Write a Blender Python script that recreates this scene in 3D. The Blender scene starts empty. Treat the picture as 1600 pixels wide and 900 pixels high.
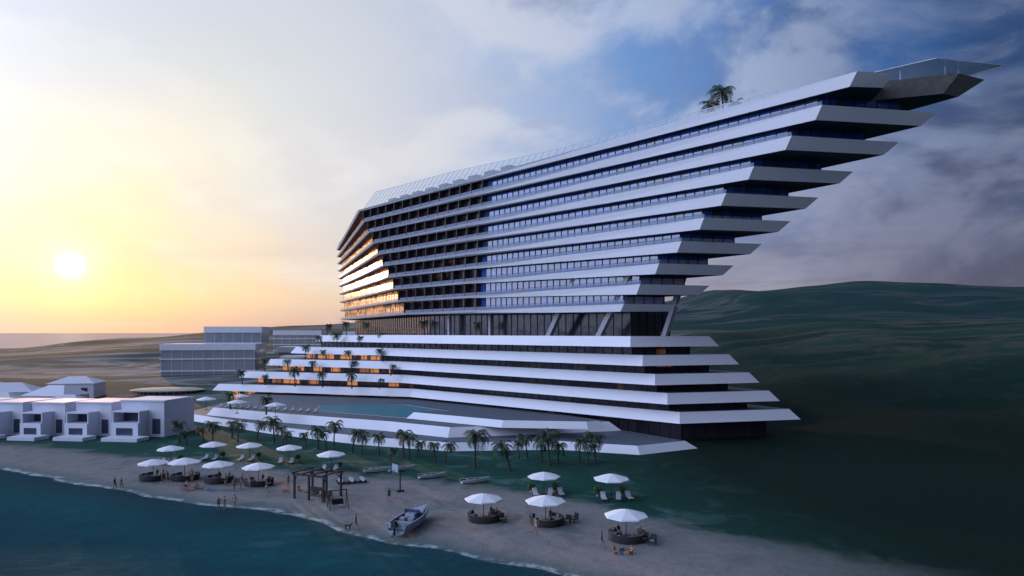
import bpy, bmesh, math, random
from mathutils import Vector, Matrix, noise
random.seed(7)
scene=bpy.context.scene
R=math.radians
# ---------------------------------------------------------------- node helpers
class NT:
    def __init__(s,nt): s.nt=nt; s.n=nt.nodes; s.l=nt.links
    def new(s,t,**k):
        nd=s.n.new(t)
        for a,b in k.items(): setattr(nd,a,b)
        return nd
    def put(s,sock,v):
        if isinstance(v,bpy.types.NodeSocket): s.l.new(v,sock)
        elif v is not None:
            if hasattr(sock.default_value,'__len__') and not hasattr(v,'__len__'): v=[v]*len(sock.default_value)
            if hasattr(v,'__len__') and len(sock.default_value)==4 and len(v)==3: v=tuple(v)+(1,)
            sock.default_value=v
    def m(s,op,a,b=None,c=None,clamp=False):
        nd=s.new('ShaderNodeMath',operation=op); nd.use_clamp=clamp
        for i,v in enumerate((a,b,c)):
            if v is not None: s.put(nd.inputs[i],v)
        return nd.outputs[0]
    def vm(s,op,a,b=None,out=0):
        nd=s.new('ShaderNodeVectorMath',operation=op)
        s.put(nd.inputs[0],a)
        if b is not None: s.put(nd.inputs[1],b)
        return nd.outputs[out]
    def mix(s,f,a,b,mode='MIX'):
        nd=s.new('ShaderNodeMix',data_type='RGBA',blend_type=mode)
        s.put(nd.inputs[0],f); s.put(nd.inputs[6],a); s.put(nd.inputs[7],b)
        return nd.outputs[2]
    def ramp(s,f,pts,interp='LINEAR'):
        nd=s.new('ShaderNodeValToRGB'); cr=nd.color_ramp; cr.interpolation=interp
        while len(cr.elements)<len(pts): cr.elements.new(0.5)
        for e,(p,c) in zip(cr.elements,pts):
            e.position=p; e.color=(c,c,c,1) if not hasattr(c,'__len__') else tuple(c)+(1,)
        s.put(nd.inputs[0],f); return nd.outputs[0]
    def noise(s,v,scale,detail=4,rough=.5,dist=0):
        nd=s.new('ShaderNodeTexNoise'); nd.inputs['Scale'].default_value=scale
        nd.inputs['Detail'].default_value=detail; nd.inputs['Roughness'].default_value=rough
        nd.inputs['Distortion'].default_value=dist
        if v is not None: s.put(nd.inputs['Vector'],v)
        return nd.outputs[0]
    def mapping(s,v,rot=(0,0,0),sc=(1,1,1),loc=(0,0,0)):
        nd=s.new('ShaderNodeMapping'); s.put(nd.inputs[0],v); nd.inputs['Rotation'].default_value=rot; nd.inputs['Scale'].default_value=sc; nd.inputs['Location'].default_value=loc
        return nd.outputs[0]
    def sstep(s,v,a,b):
        nd=s.new('ShaderNodeMapRange',interpolation_type='SMOOTHSTEP')
        s.put(nd.inputs[0],v); nd.inputs[1].default_value=a; nd.inputs[2].default_value=b
        return nd.outputs[0]
    def bump(s,h,st,dist):
        nd=s.new('ShaderNodeBump'); nd.inputs['Strength'].default_value=st; nd.inputs['Distance'].default_value=dist
        s.put(nd.inputs['Height'],h); return nd.outputs[0]
def mat(name,col,rough=.6,metal=0,var=.12,nscale=.6,spec=.5,bump=0,emit=None,es=0):
    m=bpy.data.materials.new(name); m.use_nodes=True; t=NT(m.node_tree)
    b=t.n['Principled BSDF']
    tc=t.new('ShaderNodeTexCoord').outputs['Object']
    n=t.noise(tc,nscale,5,.6)
    f=t.m('MULTIPLY_ADD',n,2*var,1-var)
    c=t.vm('SCALE',(col[0],col[1],col[2])); t.put(c.node.inputs['Scale'],f)
    t.put(b.inputs['Base Color'],c); b.inputs['Roughness'].default_value=rough
    b.inputs['Metallic'].default_value=metal; b.inputs['Specular IOR Level'].default_value=spec
    if bump: t.put(b.inputs['Normal'],t.bump(n,bump,.1))
    if emit: b.inputs['Emission Color'].default_value=tuple(emit)+(1,); b.inputs['Emission Strength'].default_value=es
    return m
# ---------------------------------------------------------------- mesh builder
class MB:
    def __init__(s): s.v=[]; s.f=[]; s.mi=[]
    def add(s,vs,fs,mi=0):
        o=len(s.v); s.v+= [tuple(v) for v in vs]; s.f+=[tuple(i+o for i in f) for f in fs]; s.mi+=[mi]*len(fs)
    def box(s,c,d,rz=0,mi=0,M=None):
        x,y,z=d[0]/2,d[1]/2,d[2]/2
        ca,sa=math.cos(rz),math.sin(rz); vs=[]
        for dz in(-z,z):
            for dx,dy in((-x,-y),(x,-y),(x,y),(-x,y)):
                p=Vector((c[0]+dx*ca-dy*sa,c[1]+dx*sa+dy*ca,c[2]+dz)); vs.append(M@p if M else p)
        s.add(vs,[(3,2,1,0),(4,5,6,7),(0,1,5,4),(1,2,6,5),(2,3,7,6),(3,0,4,7)],mi)
    def loft(s,rings,mi=0,caps=True):
        n=len(rings[0]); vs=[p for r in rings for p in r]; fs=[]
        for k in range(len(rings)-1):
            for i in range(n):
                j=(i+1)%n; fs.append((k*n+i,k*n+j,(k+1)*n+j,(k+1)*n+i))
        if caps: fs.append(tuple(range(n-1,-1,-1))); fs.append(tuple((len(rings)-1)*n+i for i in range(n)))
        s.add(vs,fs,mi)
    def tube(s,a,b,r1,r2=None,n=8,mi=0):
        r2=r1 if r2 is None else r2; a=Vector(a); b=Vector(b); d=(b-a).normalized()
        u=d.orthogonal().normalized(); w=d.cross(u)
        ring=lambda c,r:[c+(u*math.cos(2*math.pi*i/n)+w*math.sin(2*math.pi*i/n))*r for i in range(n)]
        s.loft([ring(a,r1),ring(b,r2)],mi)
    def beam(s,a,b,w,mi=0): s.tube(a,b,w*.7,w*.7,4,mi)
    def mesh(s,name,mats,smooth=False):
        me=bpy.data.meshes.new(name); me.from_pydata(s.v,[],s.f)
        for m in mats: me.materials.append(m)
        me.polygons.foreach_set('material_index',s.mi)
        if smooth: me.polygons.foreach_set('use_smooth',[True]*len(me.polygons))
        me.update(); return me
    def obj(s,name,mats,parent=None,smooth=False,bevel=0):
        return mkobj(name,s.mesh(name,mats,smooth),parent,bevel=bevel)
def mkobj(name,me,parent=None,loc=(0,0,0),rz=0,sc=1,bevel=0):
    o=bpy.data.objects.new(name,me); scene.collection.objects.link(o)
    o.location=loc; o.rotation_euler=(0,0,rz); o.scale=(sc,)*3 if not hasattr(sc,'__len__') else sc
    if parent: o.parent=parent
    if bevel:
        b=o.modifiers.new('bevel','BEVEL'); b.width=bevel; b.segments=2; b.limit_method='ANGLE'
    return o
def empty(name,loc=(0,0,0),rz=0):
    o=bpy.data.objects.new(name,None); scene.collection.objects.link(o); o.location=loc; o.rotation_euler=(0,0,rz); return o
def inset(poly,d):
    n=len(poly); out=[]
    ds=d if hasattr(d,'__len__') else [d]*n
    for i in range(n):
        p=Vector(poly[i]); a=Vector(poly[i-1]); b=Vector(poly[(i+1)%n])
        e1=(p-a).normalized(); e2=(b-p).normalized()
        n1=Vector((-e1.y,e1.x)); n2=Vector((-e2.y,e2.x))
        d1=ds[i-1]; d2=ds[i]
        den=n1.x*n2.y-n1.y*n2.x
        if abs(den)<1e-3: out.append(tuple(p+n1*(d1+d2)/2)); continue
        qx=(d1*n2.y-d2*n1.y)/den; qy=(n1.x*d2-n2.x*d1)/den
        out.append((p.x+qx,p.y+qy))
    return out
lerp=lambda a,b,t:a+(b-a)*t
l2=lambda a,b,t:(lerp(a[0],b[0],t),lerp(a[1],b[1],t))
# ---------------------------------------------------------------- camera (level view camera, 24 mm, rising front)
cam=bpy.data.cameras.new('camera'); co=bpy.data.objects.new('camera',cam); scene.collection.objects.link(co)
co.location=(0,0,21); co.rotation_euler=(R(90),0,0); cam.lens=24; cam.sensor_width=36; cam.shift_y=0.04375
cam.clip_end=60000; cam.clip_start=.5; scene.camera=co
scene.view_settings.view_transform='Standard'; scene.view_settings.look='None'; scene.view_settings.exposure=0
# ---------------------------------------------------------------- sky and sun
SD=Vector((-.541,.837,.0824)).normalized()
w=bpy.data.worlds.new('World'); scene.world=w; w.use_nodes=True
t=NT(w.node_tree); bg=t.n['Background']
d=t.vm('NORMALIZE',t.new('ShaderNodeTexCoord').outputs['Generated'])
sep=t.new('ShaderNodeSeparateXYZ'); t.put(sep.inputs[0],d); dx,dy,dz=sep.outputs
c=t.vm('DOT_PRODUCT',d,tuple(SD),out=1)
wob=t.noise(d,2.2,3,.5,.2)
c2=t.m('ADD',c,t.m('MULTIPLY',t.m('SUBTRACT',wob,.5),.14))
base=t.ramp(c2,[(0,(.02,.035,.08)),(.38,(.018,.058,.175)),(.55,(.050,.150,.42)),(.70,(.15,.29,.60)),(.82,(.40,.50,.72)),(.91,(.64,.65,.73)),(.955,(.78,.77,.77)),(.985,(.91,.86,.73)),(.998,(.98,.86,.60))])
hi=t.m('MULTIPLY',t.sstep(dz,.22,.44),.7)
base=t.mix(t.m('MULTIPLY',hi,t.sstep(c,.8,.95)),base,(.56,.64,.74))
hor=t.ramp(c,[(0,(.07,.07,.12)),(.40,(.115,.105,.15)),(.55,(.24,.19,.22)),(.8,(.46,.37,.37)),(.93,(.74,.56,.43)),(.985,(.90,.61,.33)),(1,(.98,.64,.27))])
hf=t.m('SUBTRACT',1,t.sstep(dz,.0,.22))
col=t.mix(t.m('MULTIPLY',hf,.9),base,hor)
hz=t.m('MULTIPLY',t.m('SUBTRACT',1,t.sstep(dz,.0,.05)),.8)
col=t.mix(hz,col,t.ramp(c,[(0,(.06,.07,.12)),(.5,(.14,.13,.18)),(.9,(.40,.31,.38)),(1,(.54,.36,.36))]))
side=t.sstep(c,.97,.64)
# soft billowing cloud masses
v1=t.mapping(d,(R(12),R(-28),0),(1.0,1.0,1.9),(1.3,.4,2.2))
n1=t.noise(v1,2.9,9,.53,.35)
n1b=t.noise(t.mapping(v1,loc=(.035,-.02,-.08)),2.9,9,.53,.35)   # same field, shifted to the light side
n2=t.noise(v1,6.5,9,.60,.5)
cl=t.sstep(n1,.45,.63)
shade=t.sstep(t.m('SUBTRACT',n1,n1b),-.07,.06)
lit=t.mix(side,(.90,.86,.83),(.52,.58,.74)); lit=t.mix(t.sstep(c,.74,.40),lit,(.19,.25,.40))
drk=t.mix(side,(.66,.64,.69),(.17,.23,.40)); drk=t.mix(t.sstep(c,.74,.40),drk,(.035,.060,.14))
cc_=t.mix(shade,drk,lit)
cc_=t.mix(t.m('MULTIPLY',t.sstep(dz,.34,.08),t.m('MULTIPLY',side,.5)),cc_,(.27,.22,.27))
col=t.mix(t.m('MULTIPLY',cl,t.m('MULTIPLY_ADD',side,.36,.38)),col,cc_)
wisp=t.m('MULTIPLY',t.sstep(n2,.52,.74),t.m('MULTIPLY_ADD',side,.16,.10))
col=t.mix(wisp,col,t.mix(side,(.60,.58,.65),(.40,.42,.56)))
n3=t.noise(t.mapping(d,sc=(1.5,1.5,15)),1.6,7,.6,.4)
col=t.mix(t.m('MULTIPLY',t.m('MULTIPLY',t.sstep(n3,.48,.66),hf),.42),col,t.mix(side,(.64,.53,.52),(.080,.085,.13)))
g=t.m('POWER',t.m('MAXIMUM',c,0),1800)
gl=t.vm('SCALE',(1,.9,.6)); t.put(gl.node.inputs['Scale'],t.m('MULTIPLY',g,.42))
dsk=t.sstep(c,.99980,.99998); ds=t.vm('SCALE',(.7,.7,.65)); t.put(ds.node.inputs['Scale'],dsk)
g3=t.m('POWER',t.m('MAXIMUM',c,0),120); gw=t.vm('SCALE',(.10,.07,.0)); t.put(gw.node.inputs['Scale'],g3)
col=t.vm('ADD',col,gl); col=t.vm('ADD',col,ds); col=t.vm('ADD',col,gw)
# added unseen sky glow, left and behind the camera, to brighten the fascias
L=Vector((-.93,-.28,.28)).normalized()
lb=t.m('POWER',t.m('MAXIMUM',t.vm('DOT_PRODUCT',d,tuple(L),out=1),0),3.0)
la=t.vm('SCALE',(.80,.93,1.32)); t.put(la.node.inputs['Scale'],t.m('MULTIPLY',lb,2.7))
col=t.vm('ADD',col,la)
sky=t.new('ShaderNodeTexSky',sky_type='NISHITA'); sky.sun_disc=False; sky.sun_elevation=R(4.7); sky.sun_rotation=R(-32.9)
sk=t.vm('SCALE',sky.outputs[0]); sk.node.inputs['Scale'].default_value=.006
col=t.vm('ADD',col,sk)
t.put(bg.inputs[0],col); bg.inputs[1].default_value=1
sl=bpy.data.lights.new('sun','SUN'); sl.energy=2.2; sl.angle=R(.5); sl.color=(1,.58,.32)
so=bpy.data.objects.new('sun',sl); scene.collection.objects.link(so); so.rotation_euler=(-SD).to_track_quat('-Z','Y').to_euler(); so.location=(-200,300,80)
# ---------------------------------------------------------------- materials
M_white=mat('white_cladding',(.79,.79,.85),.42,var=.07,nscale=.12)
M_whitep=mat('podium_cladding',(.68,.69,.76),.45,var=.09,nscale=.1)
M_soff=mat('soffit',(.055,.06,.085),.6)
M_deck=mat('deck_paving',(.075,.10,.13),.6,var=.3,nscale=.3)
M_frame=mat('dark_mullion',(.02,.022,.03),.4,metal=.4)
M_wframe=mat('white_frame',(.5,.53,.58),.4)
M_brown=mat('timber_partition',(.05,.034,.03),.6)
M_conc=mat('concrete',(.32,.32,.35),.7)
M_black=mat('black_timber',(.012,.011,.012),.6)
M_canvas=mat('white_canvas',(.78,.79,.84),.8,var=.06)
M_wick=mat('dark_wicker',(.025,.023,.025),.8,bump=.5,nscale=30)
M_cush=mat('cushion',(.24,.26,.31),.9)
M_wood=mat('teak',(.06,.04,.03),.6)
M_trunk=mat('palm_bark',(.05,.04,.03),.9,bump=.6,nscale=12,var=.4)
M_leaf=mat('palm_frond',(.014,.034,.014),.55,var=.5,nscale=2)
M_leaf2=mat('palm_frond_light',(.045,.085,.028),.55,var=.5,nscale=2)
M_hull=mat('boat_hull',(.30,.36,.46),.3,var=.1)
M_hull2=mat('boat_inside',(.06,.08,.10),.6)
M_skin=mat('skin',(.30,.17,.11),.6); M_hair=mat('hair',(.02,.014,.01),.7)
def glassmat(name,base,cell,warm,ws,rough=.09,spec=.45,coat=0):
    m=bpy.data.materials.new(name); m.use_nodes=True; t=NT(m.node_tree); b=t.n['Principled BSDF']
    o=t.new('ShaderNodeTexCoord').outputs['Object']
    sc=t.vm('DIVIDE',o,(cell,cell,3.55)); fl=t.vm('FLOOR',sc)
    wn=t.new('ShaderNodeTexWhiteNoise'); t.put(wn.inputs[0],fl); r=wn.outputs[0]
    n=t.noise(o,.05,2)
    c=t.mix(r,base,tuple(x*2.2+.004 for x in base))
    c=t.mix(t.sstep(r,.84,.86),c,tuple(.5*x+.04 for x in base))
    t.put(b.inputs['Base Color'],c); b.inputs['Roughness'].default_value=rough; b.inputs['Specular IOR Level'].default_value=spec
    b.inputs['Coat Weight'].default_value=coat; b.inputs['Coat Roughness'].default_value=.05
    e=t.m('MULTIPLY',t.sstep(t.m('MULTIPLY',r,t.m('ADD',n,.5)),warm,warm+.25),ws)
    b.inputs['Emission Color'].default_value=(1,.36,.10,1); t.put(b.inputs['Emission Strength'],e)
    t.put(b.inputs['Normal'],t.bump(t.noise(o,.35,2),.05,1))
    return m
M_glass=glassmat('tower_glazing',(.020,.070,.24),1.6,1.2,0,.07,1.0,.6)
M_glassB=glassmat('balcony_glazing',(.018,.013,.020),4.2,.98,.08,.2,.3)
M_glassL=glassmat('painted_sunset_glazing',(.26,.06,.010),2.4,.36,.50,.22,1.0)  # sunset reflection painted as orange base colour plus emission
M_glassP=glassmat('podium_glazing',(.020,.018,.028),3.2,.98,.12,.15,.35)
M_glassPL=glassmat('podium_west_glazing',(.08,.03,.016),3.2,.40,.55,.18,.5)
def clearglass(name,col,alpha):
    m=bpy.data.materials.new(name); m.use_nodes=True; t=NT(m.node_tree); b=t.n['Principled BSDF']
    t.put(b.inputs['Base Color'],col); b.inputs['Roughness'].default_value=.08
    tr=t.new('ShaderNodeBsdfTransparent'); mx=t.new('ShaderNodeMixShader')
    n=t.noise(t.new('ShaderNodeTexCoord').outputs['Object'],.15,2); t.put(mx.inputs[0],t.m('MULTIPLY_ADD',n,.2,alpha-.1))
    t.l.new(tr.outputs[0],mx.inputs[1]); t.l.new(b.outputs[0],mx.inputs[2]); t.l.new(mx.outputs[0],t.n['Material Output'].inputs[0])
    return m
M_clear=clearglass('clear_glass',(.42,.50,.56),.45)
M_clear2=clearglass('grey_glass',(.06,.10,.20),.75)
# ---------------------------------------------------------------- terrain
SX=[-3000,-900,-600,-400,-200,-120,-78,-43,-26,-12.7,2.8,30,60,120,400,3000]
SY=[2500,900,600,330,160,118,104,86,79,69,60,46,30,-20,-200,-1500]
def pl(x,xs,ys):
    if x<=xs[0]: return ys[0]
    for i in range(len(xs)-1):
        if x<=xs[i+1]: return lerp(ys[i],ys[i+1],(x-xs[i])/(xs[i+1]-xs[i]))
    return ys[-1]
HX=[-700,-450,-361,-210,-100,0,60,90,150,225,350,525,900]
HY=[100,150,200,300,430,700,1100,1700]
HZ=[[0,0,0,0,0,0,0,0,3,8,14,22,30],
[0,0,0,0,0,0,0,3,8,13,19,26,34],
[0,0,0,0,0,0,5,9,15,19,24,30,38],
[0,1,1,3,4,8,15,20,26,28,25,20,24],
[0,3,6,12,14,18,18,17,17,17,17,17,28],
[-2,6,17,28,34,40,44,46,50,64,71,66,62],
[-8,-4,2,10,20,26,30,32,36,44,50,50,40],
[-25]*13]
sm=lambda t:t*t*(3-2*t)
def plS(x,xs,ys):
    if x<=xs[0]: return ys[0]
    for i in range(len(xs)-1):
        if x<=xs[i+1]: return lerp(ys[i],ys[i+1],sm((x-xs[i])/(xs[i+1]-xs[i])))
    return ys[-1]
def hill(x,y):
    if y<=HY[0]: return plS(x,HX,HZ[0])*sm(max(0,min(1,(y+40)/140)))
    for i in range(len(HY)-1):
        if y<=HY[i+1]:
            return lerp(plS(x,HX,HZ[i]),plS(x,HX,HZ[i+1]),sm((y-HY[i])/(HY[i+1]-HY[i])))
    return -25
def shore(x,y):
    s=y-pl(x,SX,SY)
    return s+2.5*noise.noise(Vector((x*.05,y*.05,0)))+1.0*noise.noise(Vector((x*.2,y*.2,5)))
def ground(x,y):
    s=shore(x,y)
    b=max(-6,min(0,s*.06-.35))
    h=hill(x,y)
    n=noise.fractal(Vector((x*.006,y*.006,3)),1,2,3)
    return b+(h*(1+.10*n)+ (n*.8 if h>2 else 0)) if s>0 else b
def axis(pts):
    out=[]
    for a,b,st in pts:
        n=max(1,int((b-a)/st)); out+=[a+(b-a)*i/n for i in range(n)]
    return out+[pts[-1][1]]
gx=axis([(-3000,-700,120),(-700,-160,15),(-160,-90,4),(-90,70,1.6),(70,240,4),(240,800,12),(800,3000,120)])
gy=axis([(-1500,20,80),(20,50,4),(50,125,1.6),(125,220,4),(220,900,9),(900,2000,50)])
vs=[]
for y in gy:
    for x in gx:
        vs.append((x,y,ground(x,y)))
nx=len(gx); fs=[(j*nx+i,j*nx+i+1,(j+1)*nx+i+1,(j+1)*nx+i) for j in range(len(gy)-1) for i in range(nx-1)]
me=bpy.data.meshes.new('terrain'); me.from_pydata(vs,[],fs)
a1=me.attributes.new('sand','FLOAT','POINT'); a2=me.attributes.new('scrub_shade','FLOAT','POINT')
sv=[];gv=[]
for x,y,z in vs:
    s=shore(x,y)
    wd=pl(x,[-200,-80,-40,5,25,60],[5,12,16,24,14,6])
    sv.append(1-sm(max(0,min(1,(s-wd)/13))))
    gv.append(sm(max(0,min(1,(x-4-max(0,(100-y))*.2)/32))) if y<320 else sm(max(0,min(1,(x+60)/300))))  # scrub cover, with the dark right-hand vignette painted in as ground colour
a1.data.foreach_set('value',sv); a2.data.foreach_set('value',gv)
me.polygons.foreach_set('use_smooth',[True]*len(me.polygons))
m=bpy.data.materials.new('ground'); m.use_nodes=True; t=NT(m.node_tree); b=t.n['Principled BSDF']
o=t.new('ShaderNodeTexCoord').outputs['Object']
As=t.new('ShaderNodeAttribute',attribute_name='sand').outputs['Fac']; Ag=t.new('ShaderNodeAttribute',attribute_name='scrub_shade').outputs['Fac']
nb=t.noise(o,.045,6,.6,.4); nf=t.noise(o,.6,6,.65); nff=t.noise(o,6,3,.6); nm=t.noise(o,.16,6,.62,.8)
nbands=t.noise(t.mapping(o,(0,0,R(-12)),(.006,.022,.01)),1.0,6,.6,1.2)
grass=t.mix(nf,(.006,.044,.034),(.018,.085,.062))
grass=t.mix(t.sstep(nm,.5,.68),grass,(.060,.13,.12))
scrub_shade=t.mix(nb,(.003,.010,.009),(.007,.024,.015))  # near-black scrub tone, darkness of the right side included
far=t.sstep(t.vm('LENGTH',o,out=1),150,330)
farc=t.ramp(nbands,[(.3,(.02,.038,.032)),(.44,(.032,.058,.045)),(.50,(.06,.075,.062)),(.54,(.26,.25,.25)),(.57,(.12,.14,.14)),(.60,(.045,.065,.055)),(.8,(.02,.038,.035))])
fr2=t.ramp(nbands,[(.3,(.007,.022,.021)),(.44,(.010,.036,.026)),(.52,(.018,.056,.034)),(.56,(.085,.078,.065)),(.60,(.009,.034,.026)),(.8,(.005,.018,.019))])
fr2=t.mix(t.sstep(t.vm('LENGTH',o,out=1),380,700),fr2,t.vm('ADD',t.vm('MULTIPLY',fr2,(.7,.7,.8)),(.012,.026,.030)))  # distance mist painted into the far hill colour
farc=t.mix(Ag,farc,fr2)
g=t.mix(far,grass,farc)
g=t.mix(t.m('MULTIPLY',Ag,t.m('MULTIPLY_ADD',far,-.9,1)),g,scrub_shade)
sandc=t.mix(nf,(.16,.155,.158),(.29,.275,.265))
sandc=t.mix(t.m('MULTIPLY',t.sstep(nm,.50,.68),.8),sandc,(.10,.135,.135))
sf=t.sstep(t.m('ADD',As,t.m('MULTIPLY',t.m('SUBTRACT',nm,.5),1.5)),.2,1.0)
sf=t.m('MULTIPLY',sf,t.m('MULTIPLY_ADD',Ag,-.8,1))
g=t.mix(sf,g,sandc)
sp=t.new('ShaderNodeSeparateXYZ'); t.put(sp.inputs[0],o); Z=sp.outputs[2]
wet=t.sstep(Z,-.03,-.32)
g=t.mix(wet,g,(.07,.12,.12))
g=t.mix(t.sstep(Z,-.3,-.85),g,(.035,.19,.19)); g=t.mix(t.sstep(Z,-.7,-2.2),g,(.004,.055,.080))
zf=t.m('ADD',Z,t.m('MULTIPLY',t.m('SUBTRACT',nm,.5),.12))
foam=t.m('MULTIPLY',t.m('MULTIPLY',t.sstep(zf,-.325,-.29),t.sstep(zf,-.225,-.27)),t.sstep(nf,.40,.58))
g=t.mix(t.m('MULTIPLY',foam,.7),g,(.46,.50,.56))
t.put(b.inputs['Base Color'],g); t.put(b.inputs['Roughness'],t.m('MULTIPLY_ADD',wet,-.3,.95)); b.inputs['Specular IOR Level'].default_value=.10
t.put(b.inputs['Normal'],t.bump(t.m('ADD',nf,t.m('MULTIPLY',nff,.3)),.6,.3))
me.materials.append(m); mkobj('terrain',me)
# sea
mb=MB(); mb.add([(-30000,-8000,-.3),(30000,-8000,-.3),(30000,45000,-.3),(-30000,45000,-.3)],[(0,1,2,3)])
m=bpy.data.materials.new('sea_water'); m.use_nodes=True; t=NT(m.node_tree); t.n.remove(t.n['Principled BSDF'])
o=t.new('ShaderNodeTexCoord').outputs['Object']
mv=t.mapping(o,(0,0,R(-28)),(.45,1,1))
w1=t.noise(mv,.7,8,.65,.4); w2=t.noise(mv,.05,6,.62,.9); w3=t.noise(mv,.22,7,.62,1.0)
cc=t.mix(t.sstep(w2,.35,.65),(.003,.040,.062),(.008,.085,.10))
cc=t.mix(t.sstep(w1,.35,.7),t.vm('MULTIPLY',cc,(.45,.45,.5)),cc)
foam=t.m('MULTIPLY',t.sstep(w2,.58,.70),t.sstep(w3,.52,.66))
cc=t.mix(t.m('MULTIPLY',foam,.35),cc,(.16,.26,.34))
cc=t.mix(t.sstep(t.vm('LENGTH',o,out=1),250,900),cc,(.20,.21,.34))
nrm=t.bump(w1,1.0,.5)
df=t.new('ShaderNodeBsdfDiffuse'); t.put(df.inputs['Color'],cc); t.put(df.inputs['Normal'],nrm)
tr=t.new('ShaderNodeBsdfTransparent'); tr.inputs[0].default_value=(.85,.97,1,1)
m0=t.new('ShaderNodeMixShader'); t.put(m0.inputs[0],t.m('MULTIPLY_ADD',w1,.3,.36)); t.l.new(tr.outputs[0],m0.inputs[1]); t.l.new(df.outputs[0],m0.inputs[2])
gs=t.new('ShaderNodeBsdfGlossy'); gs.inputs['Color'].default_value=(.30,.55,.85,1); gs.inputs['Roughness'].default_value=.5; t.put(gs.inputs['Normal'],nrm)
mx=t.new('ShaderNodeMixShader'); mx.inputs[0].default_value=.014
t.l.new(m0.outputs[0],mx.inputs[1]); t.l.new(gs.outputs[0],mx.inputs[2]); t.l.new(mx.outputs[0],t.n['Material Output'].inputs[0])
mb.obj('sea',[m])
# ---------------------------------------------------------------- hotel
hotel=empty('hotel_building')
O=Vector((21.3,130)); ur=Vector((.657,-.754))
fp=lambda s,tt=0:(O.x+ur.x*s+.754*tt,O.y+ur.y*s+.657*tt)
S=[0,3.9,8.2,13,17.6,21.8,26.8,33.1,37.8,42.8]
def tpoly(k):
    C=fp(S[k]); off=(13.3+.75*k,4-.05*k) if k<9 else (5.6,.9)
    T=(C[0]+off[0],C[1]+off[1])
    FL=fp(lerp(-77.5,-104,k/9)); LE=l2((-68,270),(-79,307),k/9); BL=(LE[0]+14,LE[1]+6)
    if k==9:
        return [C,T,(T[0]+5,T[1]+22),BL,LE,FL]
    return [C,T,BL,LE,FL]
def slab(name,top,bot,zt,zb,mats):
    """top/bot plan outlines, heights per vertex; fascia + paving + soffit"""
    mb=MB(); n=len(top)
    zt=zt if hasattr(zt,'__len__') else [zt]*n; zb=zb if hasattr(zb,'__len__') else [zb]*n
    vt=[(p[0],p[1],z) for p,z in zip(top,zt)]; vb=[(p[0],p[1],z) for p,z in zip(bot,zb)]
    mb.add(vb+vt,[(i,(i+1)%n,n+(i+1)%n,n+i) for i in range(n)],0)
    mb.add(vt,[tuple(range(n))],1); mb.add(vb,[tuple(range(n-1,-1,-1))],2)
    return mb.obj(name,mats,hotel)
def walls(mbg,mbf,poly,z0,z1,step,mis,edges=None,w=.09):
    n=len(poly)
    for i in range(n):
        a=Vector(poly[i]); b=Vector(poly[(i+1)%n]); mi=mis[i] if i<len(mis) else 0
        mbg.add([(a.x,a.y,z0),(b.x,b.y,z0),(b.x,b.y,z1),(a.x,a.y,z1)],[(0,1,2,3)],mi)
        if edges and i not in edges: continue
        e=b-a; Ln=e.length; e.normalize(); nn=Vector((e.y,-e.x)); k=int(Ln/step); ang=math.atan2(e.y,e.x)
        for q in range(k+1):
            p=a+e*(q*Ln/k)+nn*.06
            mbf.box((p.x,p.y,(z0+z1)/2),(w,.16,z1-z0),ang)
        for zz in (z0+1.05,):
            p=(a+b)/2+nn*.05; mbf.box((p.x,p.y,zz),(Ln,.09,.06),ang)
glass=MB(); fr=MB(); part=MB(); rail=MB()
zt=lambda k:26.5+3.55*k
for k in range(10):
    P=tpoly(k); n=len(P); z=zt(k)
    hh=[1.85,1.75,.7,.45,.38] if k<9 else [1.75,1.6,1.6,.6,.45,.4]
    if k==0: hh=[1.45,1.3,.7,.45,.45]
    C=P[0]; FL=P[-1]; m1=l2(C,FL,.62); m2=l2(C,FL,.30)
    P2=P+[m1,m2]; hh=hh+[.55,lerp(1.15,1.35,k/9)]
    ds=[1.35,1.0]+[.5]*(len(P2)-2)
    bot=inset(P2,ds)
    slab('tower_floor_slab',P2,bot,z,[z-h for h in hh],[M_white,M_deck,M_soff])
    if k<9:
        Pn=tpoly(k); W=inset(Pn,[2.4,3.2,2.0,1.6,2.0])
        C=W[0]; FL=W[-1]; md=l2(FL,C,.42)
        W2=W[:]+[md]
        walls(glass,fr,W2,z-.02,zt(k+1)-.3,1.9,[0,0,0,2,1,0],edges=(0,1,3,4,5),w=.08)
        e=(Vector(md)-Vector(FL)); Ln=e.length; e.normalize(); nn=Vector((e.y,-e.x)); kk=int(Ln/4.3)
        for q in range(kk+1):
            p=Vector(FL)+e*(q*Ln/kk)+nn*.8
            part.box((p.x,p.y,z+1.45),(.22,1.5,2.9),math.atan2(e.y,e.x))
        Q=inset(Pn,[.5,.5,.5,.4,.5])
        for i in (4,3):
            a=Vector(Q[i]); b2=Vector(Q[(i+1)%5]); rail.add([(a.x,a.y,z),(b2.x,b2.y,z),(b2.x,b2.y,z+.75),(a.x,a.y,z+.75)],[(0,1,2,3)],0)
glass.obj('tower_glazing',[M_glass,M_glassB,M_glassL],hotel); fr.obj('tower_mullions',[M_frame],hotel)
part.obj('balcony_partitions',[M_brown],hotel); rail.obj('balcony_balustrade',[M_clear2],hotel)
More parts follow.
